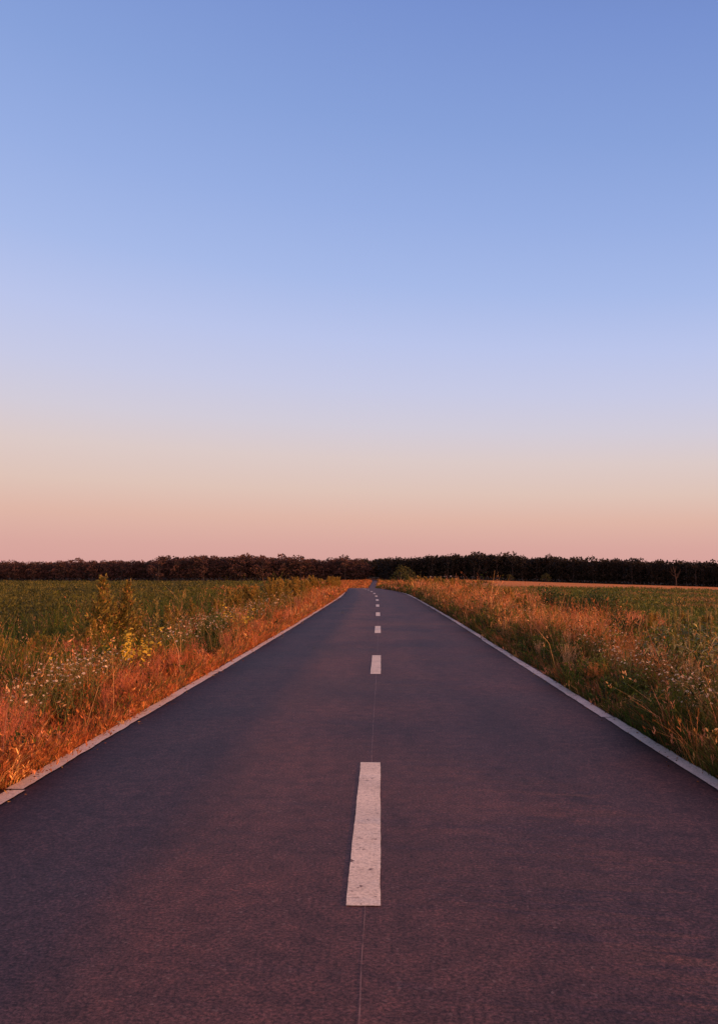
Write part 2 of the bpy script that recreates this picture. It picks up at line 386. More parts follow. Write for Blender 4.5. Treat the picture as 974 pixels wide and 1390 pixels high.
def verge(side, name):
    mb = MB()
    # (d0, d1, tufts, blades per tuft, width, umax)
    zones = [(-6, 4, 2200, 24, .008, 5), (4, 12, 5200, 26, .0062, 9), (12, 25, 5200, 22, .009, 11), (25, 55, 5600, 20, .016, 13),
             (55, 140, 6200, 16, .035, 14), (140, 420, 5200, 12, .09, 26), (420, 930, 6500, 10, .22, 55)]
    for d0, d1, nt, nb, bw, um in zones:
        d = d0 + (d1 - d0) * rng.random(nt) ** 1.15
        u = -.02 - .55 * smooth(70, 120, d) * (1 - smooth(142, 160, d)) + um * rng.random(nt) ** 1.35
        keep = (np.abs(lateral(side, u, d)) < .50 * d + 5.5); d, u = d[keep], u[keep]
        W, dry, grn = weights(side, u, d)
        tc, ti = pick(W)
        hn = fbm(N3, d / 1.9 + side * 9, u / 1.2)
        rise = (.20 + .26 * smooth(.1, 1.3, u) + .20 * smooth(1.2, 2.8, u) - .16 * smooth(5.5, 9, u)) if side < 0 else (.27 + .40 * smooth(.0, 1.1, u) - .26 * smooth(2.6, 5, u))
        h = rise * (.12 + 1.75 * hn ** 1.2) * (1 + .25 * smooth(20, 60, d)) * (1 - .3 * smooth(6, 12, u))
        if side > 0: h = h * (1 - .45 * smooth(1.8, 3.4, u) * (1 - smooth(19, 26, d)))
        h = h * np.where(rng.random(len(u)) < .10, 1.5, 1)
        n = len(u)
        bu = np.repeat(u, nb) + rng.normal(size=n*nb) * (.05 + .10 * smooth(10, 60, np.repeat(d, nb)))
        bd = np.repeat(d, nb) + rng.normal(size=n*nb) * (.07 + bw * 3)
        bu = np.maximum(bu, -.03 - .55 * smooth(70, 120, bd) * (1 - smooth(142, 160, bd)) + .05 * rng.random(n*nb))
        x = lateral(side, bu, bd); z = ground_z(x, bd) - .02
        P = np.stack([x, bd, z], 1)
        H = np.repeat(h, nb) * (.5 + .7 * rng.random(n*nb))
        tl = np.repeat(rng.normal(size=(n, 2)) * .18, nb, 0)
        lean = (rng.normal(size=(n*nb, 2)) * .30 + tl) * H[:, None]
        lean[:, 0] += side * -.10 * H * (bu < .5)
        c = np.repeat(tc, nb, 0) * (1 + .18 * rng.normal(size=(n*nb, 1))).clip(.6, 1.5)
        other, _ = pick(np.repeat(W, nb, 0)); mixm = rng.random(n*nb) < .13
        c[mixm] = other[mixm]
        tip = blades(mb, P, H, bw * (.6 + .8 * rng.random(n*nb)), lean, c, c * np.array([1.12, 1.02, .95]))
        # seed heads on the dry ones
        isdry = np.isin(np.repeat(ti, nb), [0, 1, 2, 3]) & (rng.random(n*nb) < .30)
        T = tip[isdry]; k = 5; Tn = len(T)
        if Tn:
            Pp = np.repeat(T, k, 0); hh = np.repeat(H[isdry], k)
            Pp = Pp + np.array([0, 0, -1.]) * (rng.random(Tn*k) * .22 * hh)[:, None]
            Dp = rng.normal(size=(Tn*k, 3)) * .45 + np.array([0, 0, 1.])
            leaves(mb, Pp, Dp, (.03 + bw * 2.5) * (.6 + .8*rng.random(Tn*k)), .006 + bw * .55,
                   np.repeat(c[isdry] * np.array([1.12, 1.05, 1.0]), k, 0))
        # leafy herbs between the grasses
        nh = int(n * .45); sel = rng.choice(n, nh); kk = 14
        hu = u[sel] + rng.normal(size=nh) * .1; hd = d[sel] + rng.normal(size=nh) * .15; hu = np.maximum(hu, .05)
        x = lateral(side, hu, hd); z = ground_z(x, hd)
        hh = h[sel] * (.7 + .6 * rng.random(nh))
        Wh = weights(side, hu, hd)[0]; Wh[:, 2:4] *= .4; Wh[:, 4:7] *= 2.0
        hc, _ = pick(Wh)
        t = rng.random((nh, kk)) ** .8
        Pp = np.stack([x, hd, z], 1)[:, None, :] + t[..., None] * np.stack([rng.normal(size=nh)*.1*hh, rng.normal(size=nh)*.1*hh, hh], 1)[:, None, :]
        Pp = Pp.reshape(-1, 3) + rng.normal(size=(nh*kk, 3)) * (.012 + bw * .8)
        Dp = rng.normal(size=(nh*kk, 3)) + np.array([0, 0, .7])
        leaves(mb, Pp, Dp, (.045 + bw * 3.2) * (.5 + rng.random(nh*kk)), .012 + bw * 1.3, np.repeat(hc, kk, 0) * (1 + .2*rng.normal(size=(nh*kk, 1))).clip(.6, 1.5))
    # dry bits fallen on the edge of the asphalt
    n = 1500; d = 4 + 60 * rng.random(n) ** 1.8; u = .06 - .34 * rng.random(n) ** 4; x = lateral(side, u, d)
    D = rng.normal(size=(n, 3)); D[:, 2] = .08 * np.abs(D[:, 2])
    leaves(mb, np.stack([x, d, road_z(d) + .004], 1), D,   .012 + .02 * rng.random(n) + .0006 * d, .004 + .006 * rng.random(n) + .0003 * d, PA[rng.choice([0, 1, 2, 7], n)] * .8, bend=.1)
    # blades hanging over the edge line
    n = 2400 if side < 0 else 1300; d = 4 + 60 * rng.random(n) ** 1.6; u = .10 * rng.random(n); x = lateral(side, u, d); H = .14 + .22 * rng.random(n)
    ln = rng.normal(size=(n, 2)) * .3 * H[:, None]; ln[:, 0] -= side * H * (.9 * rng.random(n))
    blades(mb, np.stack([x, d, ground_z(x, d)], 1), H * 1.15, .005 + .0006 * d, ln, PA[rng.choice([0, 1, 4, 7] if side < 0 else [4, 5, 6, 7, 7], n)] * (1 + .25 * rng.normal(size=(n, 1))).clip(.5, 1.5))
    # long dry stalks, some bent over
    n = 420; d = 5 + 70 * rng.random(n) ** 1.7; u = .1 + 5 * rng.random(n) ** 1.3; x = lateral(side, u, d)
    H = .55 + .45 * rng.random(n); c = np.array([.44, .24, .10]) * (1 + .25 * rng.normal(size=(n, 1))).clip(.4, 1.5)
    T = blades(mb, np.stack([x, d, ground_z(x, d)], 1), H, .0028 + .0005 * d, rng.normal(size=(n, 2)) * .5 * H[:, None], c)
    leaves(mb, np.repeat(T, 4, 0) + rng.normal(size=(n*4, 3)) * .02, rng.normal(size=(n*4, 3)) + np.array([0, 0, .8]), .045, .012 + .0006 * np.repeat(d, 4), np.repeat(c * 1.15, 4, 0))
    o = mb.build(name, M_GRASS); o['kind'] = 'stuff'
    tag(o, 'dry orange and green grass and herbs along the ' + ('left' if side < 0 else 'right') + ' road verge', 'grass')
verge(-1, 'verge_grass'); verge(1, 'verge_grass')

# ------------------------------------------------------------------ fields
def crop(side, name, label, n, zmin, zmax, hgt, cols):
    mb = MB()
    q = rng.random(n); d = (zmin ** -.6 + q * (zmax ** -.6 - zmin ** -.6)) ** (-1/.6)
    inner = 9.5 + (.085 if side < 0 else .05) * d; outer = .47 * d + 9
    x = side * (inner + (outer - inner) * rng.random(n)) + road_x(d)
    d = d + rng.normal(size=n) * .5
    if side > 0:      # the stubble beyond is mown
        ok = d < 252 + (x - 42) * 1.5 + 30 * (N2(x / 40, d / 60) - .5); x, d = x[ok], d[ok]; n = len(d)
    z = ground_z(x, d); k = 9
    size = .10 + .0015 * d
    P = np.repeat(np.stack([x, d, z], 1), k, 0) + rng.normal(size=(n*k, 3)) * np.stack([np.repeat(size, k)]*3, 1) * np.array([1.3, 1.3, .1])
    hh = hgt * (.55 + .9 * fbm(N4, x / 6, d / 9))
    P[:, 2] += np.repeat(hh, k) * rng.random(n*k) ** .6
    D = rng.normal(size=(n*k, 3)) + np.array([0, 0, .45])
    w = fbm(N2, x / 14, d / 22)
    ci = (smooth(.35, .65, w) * .999 * len(cols)).astype(int).clip(0, len(cols) - 1)
    ci = np.where(rng.random(n) < .25, rng.integers(0, len(cols), n), ci)
    c = np.array(cols)[ci] * (1 + .2 * rng.normal(size=(n, 1))).clip(.5, 1.6)
    s = np.repeat(size, k)
    leaves(mb, P, D, s * (.8 + .8*rng.random(n*k)), s * (.35 + .3*rng.random(n*k)), np.repeat(c, k, 0))
    o = mb.build(name, M_CROP); o['kind'] = 'stuff'; tag(o, label, 'crop')
crop(-1, 'crop_plants', 'dark green leafy crop covering the field left of the road', 26000, 9, 620, .62,
     [(.076, .075, .016), (.105, .105, .019), (.145, .120, .028), (.054, .058, .015)])
crop(1, 'field_grass', 'low olive green growth covering the field right of the road', 20000, 13, 330, .42,
     [(.085, .100, .018), (.14, .125, .026), (.09, .115, .02), (.24, .14, .045)])

# ------------------------------------------------------------------ plant kinds
def branch_pts(p, d, L, m=4, sag=.0):
    t = np.linspace(0, 1, m)[:, None]
    return p + d * L * t + np.array([0, 0, 1.]) * (sag * L * t * t)

def mugwort(seed, stems=1, tint=(.245, .190, .042)):
    global rng
    keep, rng = rng, np.random.default_rng(seed)
    root = empty('mugwort_plant'); st, fo = MB(), MB(); tint = np.array(tint)
    for s in range(stems):
        base = np.array([rng.normal()*.07*(stems > 1), rng.normal()*.07*(stems > 1), 0]); top = base + np.array([rng.normal()*.09, rng.normal()*.09, 1 - .18*rng.random()*(s > 0)])
        H = top[2]; pts = base + (top - base) * np.linspace(0, 1, 6)[:, None]
        tube(st, pts, np.linspace(.009, .002, 6), (.20, .11, .05), 5)
        nb = 46
        for i in range(nb):
            t = .12 + .86 * i / nb; p = base + (top - base) * t
            a = i * 2.4 + rng.normal() * .4; el = R(38 + 25 * t + rng.normal() * 8)
            L = (.40 * (1 - t) ** 1.15 + .025) * (.7 + .6*rng.random()) * (1.0 if t > .15 else .7)
            d = np.array([math.cos(a)*math.cos(el), math.sin(a)*math.cos(el), math.sin(el)])
            bp = branch_pts(p, d, L, 4, .25); tube(st, bp, np.linspace(.003, .001, 4), (.16, .11, .045), 3)
            k = int(10 + 44 * L / .25); tt = rng.random(k) ** .8
            Q = p + d * (L * tt)[:, None] + np.array([0, 0, .25]) * (L * tt * tt)[:, None] + rng.normal(size=(k, 3)) * .008
            c = tint * (1 + .25*rng.normal(size=(k, 1))).clip(.5, 1.6); w = rng.random(k) < .15; c[w] = np.array([.40, .18, .05])
            leaves(fo, Q, d + rng.normal(size=(k, 3)) * .6 + np.array([0, 0, .3]), .034 + .036*rng.random(k)*(1.3-t), .011 + .008*rng.random(k), c)
    st.build('stem', M_STEM, root); fo.build('foliage', M_LEAF, root); rng = keep
    return Kind(root)

def flower_plant(name, seed, petal, centre, fr, nst, nfl, leafc, upper=.72, spiky=False):
    global rng
    keep, rng = rng, np.random.default_rng(seed)
    root = empty(name); st, fo, fl = MB(), MB(), MB(); heads = []
    for s in range(nst):
        a = s * 2.4 + rng.normal() * .3; sp = .10 + .22 * rng.random()
        base = np.array([math.cos(a)*.03, math.sin(a)*.03, 0]); H = .8 + .22 * rng.random()
        top = np.array([math.cos(a)*sp, math.sin(a)*sp, H])
        pts = base + (top - base) * np.linspace(0, 1, 5)[:, None] ** np.array([1.3, 1.3, 1]); tube(st, pts, np.linspace(.006, .0025, 5), (.14, .13, .04), 4)
        k = 26; t = rng.random(k) * .8; Q = base + (top - base) * t[:, None] ** np.array([1.3, 1.3, 1])
        leaves(fo, Q, rng.normal(size=(k, 3)) + np.array([0, 0, .8]), .05 + .07*rng.random(k)*(1-t), .010 + .009*rng.random(k), np.array(leafc) * (1 + .25*rng.normal(size=(k, 1))).clip(.5, 1.6))
        for b in range(nfl):
            t = upper + (1 - upper) * rng.random(); p = base + (top - base) * np.array([t**1.3, t**1.3, t])
            if spiky: e = p + np.array([rng.normal()*.03, rng.normal()*.03, .02 + .03*rng.random()])
            else: e = p + np.array([rng.normal()*.10, rng.normal()*.10, .05 + .10*rng.random()])
            tube(st, np.stack([p, (p+e)/2 + [0, 0, -.005], e]), .0016, (.14, .13, .04), 3)
            heads.append((e, rng.normal()*.5, rng.normal()*.5, .7 + .5*rng.random()))
    kk = 9; v, f = [], []; ang = np.arange(kk) * 2*np.pi/kk; nz = np.array([0, 0, 1.])
    for q in range(kk):
        D = np.array([math.cos(ang[q]), math.sin(ang[q]), .18]); s_ = np.cross(nz, D) * fr * .34
        b0 = D * fr * .18
        v += [b0, D*fr*.6 + s_, D*fr, D*fr*.6 - s_]
    fl.add(np.array(v), np.arange(kk*4).reshape(-1, 4), np.array(petal))
    tube(fl, np.array([[0, 0, -.2], [0, 0, .05], [0, 0, .16], [0, 0, .2]]) * fr, np.array([.08, .34, .26, .02]) * fr, np.array(centre), 7)
    h0 = fl.build('flower_head', M_PETAL, root)
    for k, (e, rx, ry, sc) in enumerate(heads):
        h = h0 if k == 0 else h0.copy()
        if k: COL.objects.link(h)
        h.parent = root; h.location = e; h.rotation_euler = (rx, ry, k); h.scale = (sc, sc, sc)
    st.build('stem', M_STEM, root); fo.build('foliage', M_LEAF, root); rng = keep
    return Kind(root)

def broadleaf(seed, spike=True):
    global rng
    keep, rng = rng, np.random.default_rng(seed)
    root = empty('broadleaf_weed'); st, fo, sd = MB(), MB(), MB()
    for s in range(3):
        a0 = s * 2.1 + rng.random(); top = np.array([math.cos(a0)*.18*(s > 0), math.sin(a0)*.18*(s > 0), 1 - .2*rng.random()*(s > 0)])
        pts = top * np.linspace(0, 1, 5)[:, None]; tube(st, pts, np.linspace(.010, .003, 5), (.20, .13, .05), 5)
        for i in range(24):
            t = .12 + .82 * i / 24; p = top * t; a = i * 2.4 + rng.normal()*.3
            L = (.34 - .17*t) * (.7 + .5*rng.random()); W = L * .21; o = np.array([math.cos(a), math.sin(a), 0]); sidev = np.array([-math.sin(a), math.cos(a), 0])
            tt = np.array([0, .3, .62, 1.0]); wd = np.array([.15, 1, .8, .05]); zz = tt * .75 - tt**2 * (.75 + .5*rng.random())
            c0 = p + o * (tt * L)[:, None] + np.array([0, 0, 1.]) * (zz * L)[:, None]
            v = np.stack([c0 - sidev * (W*.5*wd)[:, None], c0 + sidev * (W*.5*wd)[:, None]], 1).reshape(-1, 3)
            f = np.array([[0, 1, 3, 2], [2, 3, 5, 4], [4, 5, 7, 6]])
            c = np.array([.085, .10, .018]) * (1 + .3*rng.normal())
            if rng.random() < .38: c = np.array([.52, .40, .11]) * (.7 + .5*rng.random())  # some leaves coloured pale straw as if lit by the sun
            fo.add(v, f, np.clip(c, .01, 1))
        if spike and s == 0:
            k = 70; t = rng.random(k); Q = top + np.array([0, 0, .16]) * t[:, None] + rng.normal(size=(k, 3)) * .012
            tube(sd, top + np.array([0, 0, .17]) * np.linspace(0, 1, 4)[:, None], np.array([.008, .009, .007, .002]), (.30, .22, .08), 5)
            leaves(sd, Q, rng.normal(size=(k, 3))*.6 + np.array([0, 0, 1]), .022, .010, np.array([.34, .25, .09]) * (1 + .2*rng.normal(size=(k, 1))).clip(.5, 1.5))
    st.build('stem', M_STEM, root); fo.build('leaf_rosette', M_LEAF, root)
    if spike: sd.build('inflorescence', M_GRASS, root)
    rng = keep; return Kind(root)

def seed_clump(name, seed, col, nst=26, feather=16):
    global rng
    keep, rng = rng, np.random.default_rng(seed)
    root = empty(name); st, fo, sd = MB(), MB(), MB()
    for s in range(nst):
        a = rng.random()*6.28; sp = .05 + .33*rng.random(); top = np.array([math.cos(a)*sp, math.sin(a)*sp, .7 + .3*rng.random()])
        base = np.array([rng.normal()*.05, rng.normal()*.05, 0])
        pts = base + (top - base) * np.linspace(0, 1, 4)[:, None] ** np.array([1.4, 1.4, 1]); tube(st, pts, np.linspace(.004, .0015, 4), np.array(col)*.8, 3)
        t = .6 + .4 * rng.random(feather); Q = base + (top - base) * t[:, None] ** np.array([1.4, 1.4, 1]) + rng.normal(size=(feather, 3)) * .018
        leaves(sd, Q, rng.normal(size=(feather, 3))*.5 + np.array([0, 0, 1]), .03 + .03*rng.random(feather), .007, np.array(col) * (1 + .2*rng.normal(size=(feather, 1))).clip(.5, 1.5))
    n = 60; P = rng.normal(size=(n, 3)) * np.array([.09, .09, 0]); blades(fo, P, .25 + .3*rng.random(n), .007, rng.normal(size=(n, 2))*.15, PAL['olive'], PAL['straw'])
    st.build('stem', M_STEM, root); fo.build('blade', M_GRASS, root); sd.build('seed_plume', M_GRASS, root); rng = keep  # last part: feathery seed heads at the stem tops
    return Kind(root)

def spike_weed(seed):
    global rng
    keep, rng = rng, np.random.default_rng(seed)
    root = empty('spike_weed'); st, fo = MB(), MB()
    pts = np.array([0, 0, 1.]) * np.linspace(0, 1, 5)[:, None] + rng.normal(size=(5, 3))*.006; tube(st, pts, np.linspace(.010, .004, 5), (.20, .15, .05), 5)
    k = 240; t = rng.random(k); a = rng.random(k)*6.28; D = np.stack([np.cos(a), np.sin(a), .9 + 0*a], 1)
    leaves(fo, np.stack([0*t, 0*t, t], 1) + rng.normal(size=(k, 3))*.006, D, (.05 + .10*(1-t)) * (.6+.6*rng.random(k)), .014 + .015*(1-t), np.array([.22, .18, .05]) * (1 + .25*rng.normal(size=(k, 1))).clip(.5, 1.6))
    st.build('stem', M_STEM, root); fo.build('foliage', M_LEAF, root); rng = keep
    return Kind(root)

def shrub(seed, col):
    global rng
    keep, rng = rng, np.random.default_rng(seed)
    root = empty('shrub'); st, fo = MB(), MB()
    for s in range(12):
        a = s * 2.4; sp = .18 + .42*rng.random(); H = .55 + .45*rng.random() - .25*sp
        top = np.array([math.cos(a)*sp, math.sin(a)*sp, H]); tube(st, top * np.linspace(0, 1, 4)[:, None] ** np.array([1.2, 1.2, 1]), np.linspace(.012, .003, 4), (.12, .08, .045), 4)
        k = 210; t = .2 + .8*rng.random(k); Q = top * t[:, None] ** np.array([1.2, 1.2, 1]) + rng.normal(size=(k, 3)) * .075
        c = np.array(col) * (1 + .3*rng.normal(size=(k, 1))).clip(.45, 1.7)
        leaves(fo, np.maximum(Q, [-9, -9, .02]), rng.normal(size=(k, 3)) + np.array([0, 0, .5]), .05 + .045*rng.random(k), .022 + .016*rng.random(k), c)
    st.build('stem', M_STEM, root); fo.build('foliage', M_LEAF, root); rng = keep
    return Kind(root)

# ------------------------------------------------------------------ placing plants
rp = np.random.default_rng(5)
def spin(): return rp.random() * 6.28
def at(px, d): return .086 + (px - 515) * d / F      # lateral position seen in photo column px at distance d

mugA, mugB, mugC = mugwort(21, 1), mugwort(22, 3), mugwort(23, 4, (.33, .22, .045))
fleaA = flower_plant('white_flower_plant', 31, (.78, .62, .44), (.55, .36, .06), .021, 5, 4, (.10, .11, .03))
fleaB = flower_plant('white_flower_plant', 32, (.76, .58, .42), (.55, .36, .06), .019, 6, 4, (.13, .12, .035))
yel = flower_plant('yellow_flower_plant', 33, (.80, .56, .06), (.75, .48, .05), .034, 4, 10, (.12, .13, .03), .62, True)
brA, brB = broadleaf(41), broadleaf(42)
sorA = seed_clump('red_seed_clump', 51, (.52, .17, .09)); sorB = seed_clump('straw_seed_clump', 52, (.58, .36, .18))
sorC = seed_clump('rust_seed_clump', 53, (.62, .24, .07), 30, 20)
spk = spike_weed(61)
shA, shB, shC = shrub(71, (.035, .058, .015)), shrub(72, (.085, .095, .020)), shrub(73, (.105, .130, .020))

# left verge, the plants one can point at
mugA.put(at(138, 18), 18.0, 1.82, 2.7, 'tallest bushy olive weed with reddish stems on the left verge, reaching the distant wood', 'weed')
mugA.put(at(163, 18.4), 18.4, 1.72, 3.1, 'slender conical olive weed just right of the tallest weed on the left verge', 'weed')
mugB.put(at(190, 19.5), 19.5, 1.05, .7, 'lower bushy weed leaning against the right flank of the two tall left verge weeds', 'weed')
mugB.put(at(151, 18.6), 18.6, 1.35, 2.0, 'wide bushy olive weed filling the gap between the two tall left verge weeds', 'weed')
mugC.put(at(126, 17.6), 17.6, 1.02, .3, 'low bushy weed at the left foot of the two tall left verge weeds', 'weed')
spk.put(at(213, 18), 18.0, 1.35, 0, 'single straight spike of yellowish leaves beyond the yellow flowers on the left verge', 'weed')
for k, (px, d, s, lab) in enumerate([
        (170, 14.2, .95, 'yellow flowered plant at the left end of the yellow patch on the left verge'),
        (168, 13.4, .88, 'lower yellow flowered plant in front of the left end of the yellow patch'),
        (190, 14.0, .84, 'yellow flowered plant in the middle of the yellow patch on the left verge'),
        (183, 13.0, .82, 'nearest yellow flowered plant of the yellow patch on the left verge'),
        (204, 14.3, .90, 'yellow flowered plant at the right end of the yellow patch on the left verge'),
        (80, 12.2, .78, 'lone yellow flowered plant among green weeds at the far left of the verge'),
        (312, 24.5, 1.0, 'tall yellow flowered plant on the left verge, well behind the yellow patch'),
        (335, 23.0, .85, 'short yellow flowered plant beside white flowers halfway along the left verge')]):
    yel.put(at(px, d), d, s, spin(), lab, 'wildflower', 'yellow flowers on the left verge')
# white flowers, left
G = 'white wildflowers on the left verge'
LB = 'small white daisy-like wildflower plant among orange grass on the left verge'
for px, d in [(58, 9.6), (66, 10.2), (84, 10.6), (92, 10.0), (104, 11.2), (112, 10.4), (120, 11.6), (131, 11.0), (140, 11.8), (97, 11.8), (150, 12.4), (124, 12.6),
              (42, 9.0), (70, 11.5), (212, 16.5), (228, 17.5), (245, 18.5), (258, 17.8), (268, 19.5), (280, 20.5), (290, 19.2), (300, 22), (318, 21), (330, 23.5),
              (345, 25), (352, 27.5), (366, 29), (372, 32), (385, 34), (250, 16.2), (238, 15.4), (262, 21.4), (296, 24), (15, 8.2)]:
    (fleaA if rp.random() < .5 else fleaB).put(at(px, d), d, .5 + .016*d + .12*rp.random(), spin(), LB, 'wildflower', G)
# tall weeds further along the left verge
G = 'olive weeds along the left verge'; LB = 'bushy olive weed in the row of weeds along the left verge'
for px, d, s in [(300, 30, 1.05), (322, 33, 1.35), (340, 36, 1.45), (352, 34, 1.3), (368, 40, 1.55), (378, 43, 1.7), (388, 42, 1.6), (398, 46, 1.55), (410, 54, 1.5), (420, 60, 1.5),
                 (430, 68, 1.6), (438, 76, 1.5), (445, 84, 1.7), (452, 95, 1.6), (458, 108, 1.6), (270, 27, 1.1), (250, 24, 1.0), (285, 30, 1.0), (232, 22, 1.1),
                 (30, 13.5, .9), (10, 14.5, .95), (60, 15.5, .9), (105, 16.5, .9), (384, 50, 1.6), (360, 46, 1.4), (330, 41, 1.3), (405, 66, 1.7), (425, 80, 1.8)]:
    (mugA, mugB, mugC)[rp.integers(3)].put(at(px, d), d, s, spin(), LB, 'weed', G)
for px, d, s in [(8, 11.5, .8), (34, 12.8, .75), (72, 13.2, .8), (104, 13.0, .7), (128, 14.4, .8), (236, 18.6, .8), (262, 22.5, .9), (286, 24, .9), (146, 13.2, .62), (50, 10.6, .55)]:
    (shC if rp.random() < .6 else shB).put(at(px, d), d, s, spin(), 'leafy green bush among the flowers and grass of the left verge', 'bush', 'bushes in the left verge')
G = 'reddish seed clumps on the left verge'; LB = 'feathery rust-red seeding clump on the left verge'
for px, d, s in [(12, 7.9, .62), (28, 8.3, .6), (5, 9.2, .7), (45, 8.9, .58), (20, 10.2, .7), (-8, 8.6, .7), (88, 14.6, .85), (100, 15.0, .85), (112, 14.2, .8), (118, 15.5, .85), (150, 10.6, .5),
                 (170, 11.5, .55), (190, 12.2, .55), (215, 13.2, .6), (240, 14.4, .6), (265, 16.3, .65), (255, 20, .9), (270, 23, .95), (310, 19, .6), (330, 26, .9), (350, 23, .65), (390, 30, .7), (405, 38, .9)]:
    sorA.put(at(px, d), d, s, spin(), LB, 'grass clump', G)
G = 'low dark shrubs on the left verge'
for px, d, s, lab in [(300, 22.5, .75, 'round dark green shrub amid the flowers halfway along the left verge'),
                      (206, 21, .85, 'dark green shrub beyond the single leaf spike at the edge of the left crop field'),
                      (226, 24, .9, 'dark green shrub behind orange grass beside the left crop field'),
                      (52, 11.8, .7, 'dark green shrub in front of the far left verge, behind the white flowers')]:
    shA.put(at(px, d), d, s, spin(), lab, 'shrub', G)

# right verge
for px, d, s, kd, lab in [(758, 36, 1.55, shA, 'dark green shrub at the left end of the shrub line beyond the right verge'),
                          (776, 34, 1.3, shB, 'olive shrub second from the left in the shrub line beyond the right verge'),
                          (797, 33, 1.5, shA, 'darkest shrub in the middle of the shrub line beyond the right verge'),
                          (820, 31, 1.45, shA, 'broad dark shrub in the line of shrubs, just left of the red clumps'),
                          (846, 23, 1.0, shA, 'dark low shrub below the red seed clumps on the right verge'),
                          (872, 33, .9, shA, 'small round dark shrub behind the red seed clumps at the right'),
                          (958, 26, 1.1, shA, 'dark shrub near the right end, behind the tall leafy weeds'),
                          (735, 40, 1.2, shB, 'olive shrub between pale grass and the shrub line on the right'),
                          (720, 30, .95, shA, 'dark shrub close to the pale grasses on the right verge'),
                          (700, 24, .7, shA, 'dark low plant near the right edge line among straw grass'),
                          (896, 22, .9, shB, 'olive shrub in the middle of the leafy weeds at the right')]:
    kd.put(at(px, d), d, s, spin(), lab, 'shrub', 'shrubs beyond the right verge')
G = 'reddish seed clumps on the right verge'; LB = 'feathery red seeding clump beyond the shrubs on the right verge'
for px, d, s in [(842, 27, .95), (852, 26.5, .95), (860, 27.5, 1.0), (868, 26, .9), (876, 25.5, .9), (884, 27, .9), (856, 25, .8), (890, 28, .9), (848, 29, 1.0)]:
    sorA.put(at(px, d), d, s, spin(), LB, 'grass clump', G)
G = 'rust clumps on the near right verge'; LB = 'feathery rust-orange clump between dark grass and leafy weeds on the near right verge'
for px, d, s in [(818, 16.6, .82), (826, 16.0, .8), (834, 16.4, .85), (842, 15.6, .8), (850, 16.2, .85), (858, 15.2, .75), (838, 14.8, .72), (824, 15.0, .72), (846, 14.2, .7),
                 (868, 12.6, .66), (876, 13.2, .7), (884, 12.4, .66), (892, 12.9, .7), (900, 12.1, .64), (908, 12.6, .66), (886, 11.6, .6), (898, 11.3, .58), (874, 11.9, .6),
                 (800, 18.0, .8), (786, 19.5, .85), (770, 21.5, .85), (755, 23, .9), (742, 26, .9), (728, 28, .9), (776, 18.6, .75), (760, 20.2, .8)]:
    sorC.put(at(px, d), d, s, spin(), LB, 'grass clump', G)
G = 'straw seed clumps on the right verge'; LB = 'pale straw-coloured seeding clump on the right verge'
for i in range(34):
    d = 5.5 + 13 * rp.random(); u = .25 + 1.1 * rp.random()
    (sorB if rp.random() < .6 else sorC).put(float(lateral(1, u, d)), d, .42 + .2*rp.random(), spin(), 'short brownish seeding clump at the dark foot of the right verge', 'grass clump', 'clumps at the foot of the right verge')
for i in range(46):
    d = 8.5 + 52 * rp.random() ** 1.4; u = .9 + (1.4 if d < 20 else 2.4) * rp.random()
    sorB.put(float(lateral(1, u, d)), d, .62 + .25*rp.random(), spin(), LB, 'grass clump', G)
G = 'leafy weeds at the right'; LB = 'tall leafy weed with drooping leaves and seed spike on the right verge'
for px, d, s in [(880, 14.5, .95), (895, 15.5, 1.0), (912, 14, 1.0), (925, 15, 1.1), (940, 13.5, 1.05), (955, 14.2, 1.1), (968, 13, 1.1), (900, 17, 1.05), (930, 17.5, 1.1), (950, 17, 1.1),
                 (870, 17, .9), (888, 19, 1.0), (915, 19.5, 1.1), (975, 15.5, 1.15), (962, 18.5, 1.15), (985, 13, 1.1), (905, 12.6, .85), (945, 11.8, .9), (925, 12.4, .85), (860, 15.6, .8), (970, 11.2, .9), (990, 16, 1.2)]:
    (brA if rp.random() < .5 else brB).put(at(px, d), d, s, spin(), LB, 'weed', G)
spk.put(at(908, 15), 15.0, .8, 2, 'single thin leafy spike standing above the leafy weeds at the right', 'weed', sz=1.5)
for px, d, s in [(868, 18.5, .9), (884, 16.4, .85), (898, 14.6, .8), (918, 16.2, .95), (936, 14.8, .85), (948, 18.6, 1.1), (966, 15.8, .95), (978, 13.6, .85), (930, 20, 1.05), (905, 18, .9), (985, 17.5, 1.1), (955, 12.6, .7)]:
    shC.put(at(px, d), d, s, spin(), 'leafy mid-green bush among the tall leafy weeds at the right verge', 'bush', 'bushes among the leafy weeds')
for px, d, s in [(760, 16.5, .6), (742, 18.4, .65), (718, 22, .75), (808, 13.6, .6), (846, 11.6, .55), (880, 10.4, .5), (915, 10.0, .55), (942, 9.8, .55), (964, 10.2, .6), (690, 27, .8), (668, 31, .85), (645, 38, .9)]:
    shC.put(at(px, d), d, s, spin(), 'low leafy green bush in the grass close to the right edge line', 'bush', 'bushes close to the right edge line')
G = 'white wildflowers on the right verge'; LB = 'small white daisy-like wildflower plant among grass on the right verge'
for px, d in [(800, 16.2), (826, 15.8), (850, 14), (780, 17), (750, 20), (820, 18), (900, 10.2), (955, 8.4), (880, 11.2), (915, 9.4), (935, 8.8), (850, 12.6), (830, 13.4), (966, 9.6), (815, 14.4), (930, 9.6), (965, 8.8), 
              (920, 10.8), (710, 24), (690, 27), (845, 11.9)]:
    (fleaA if rp.random() < .5 else fleaB).put(at(px, d), d, .5 + .014*d + .12*rp.random(), spin(), LB, 'wildflower', G)
G = 'olive weeds along the right verge'; LB = 'bushy olive weed in the row of weeds along the right verge'
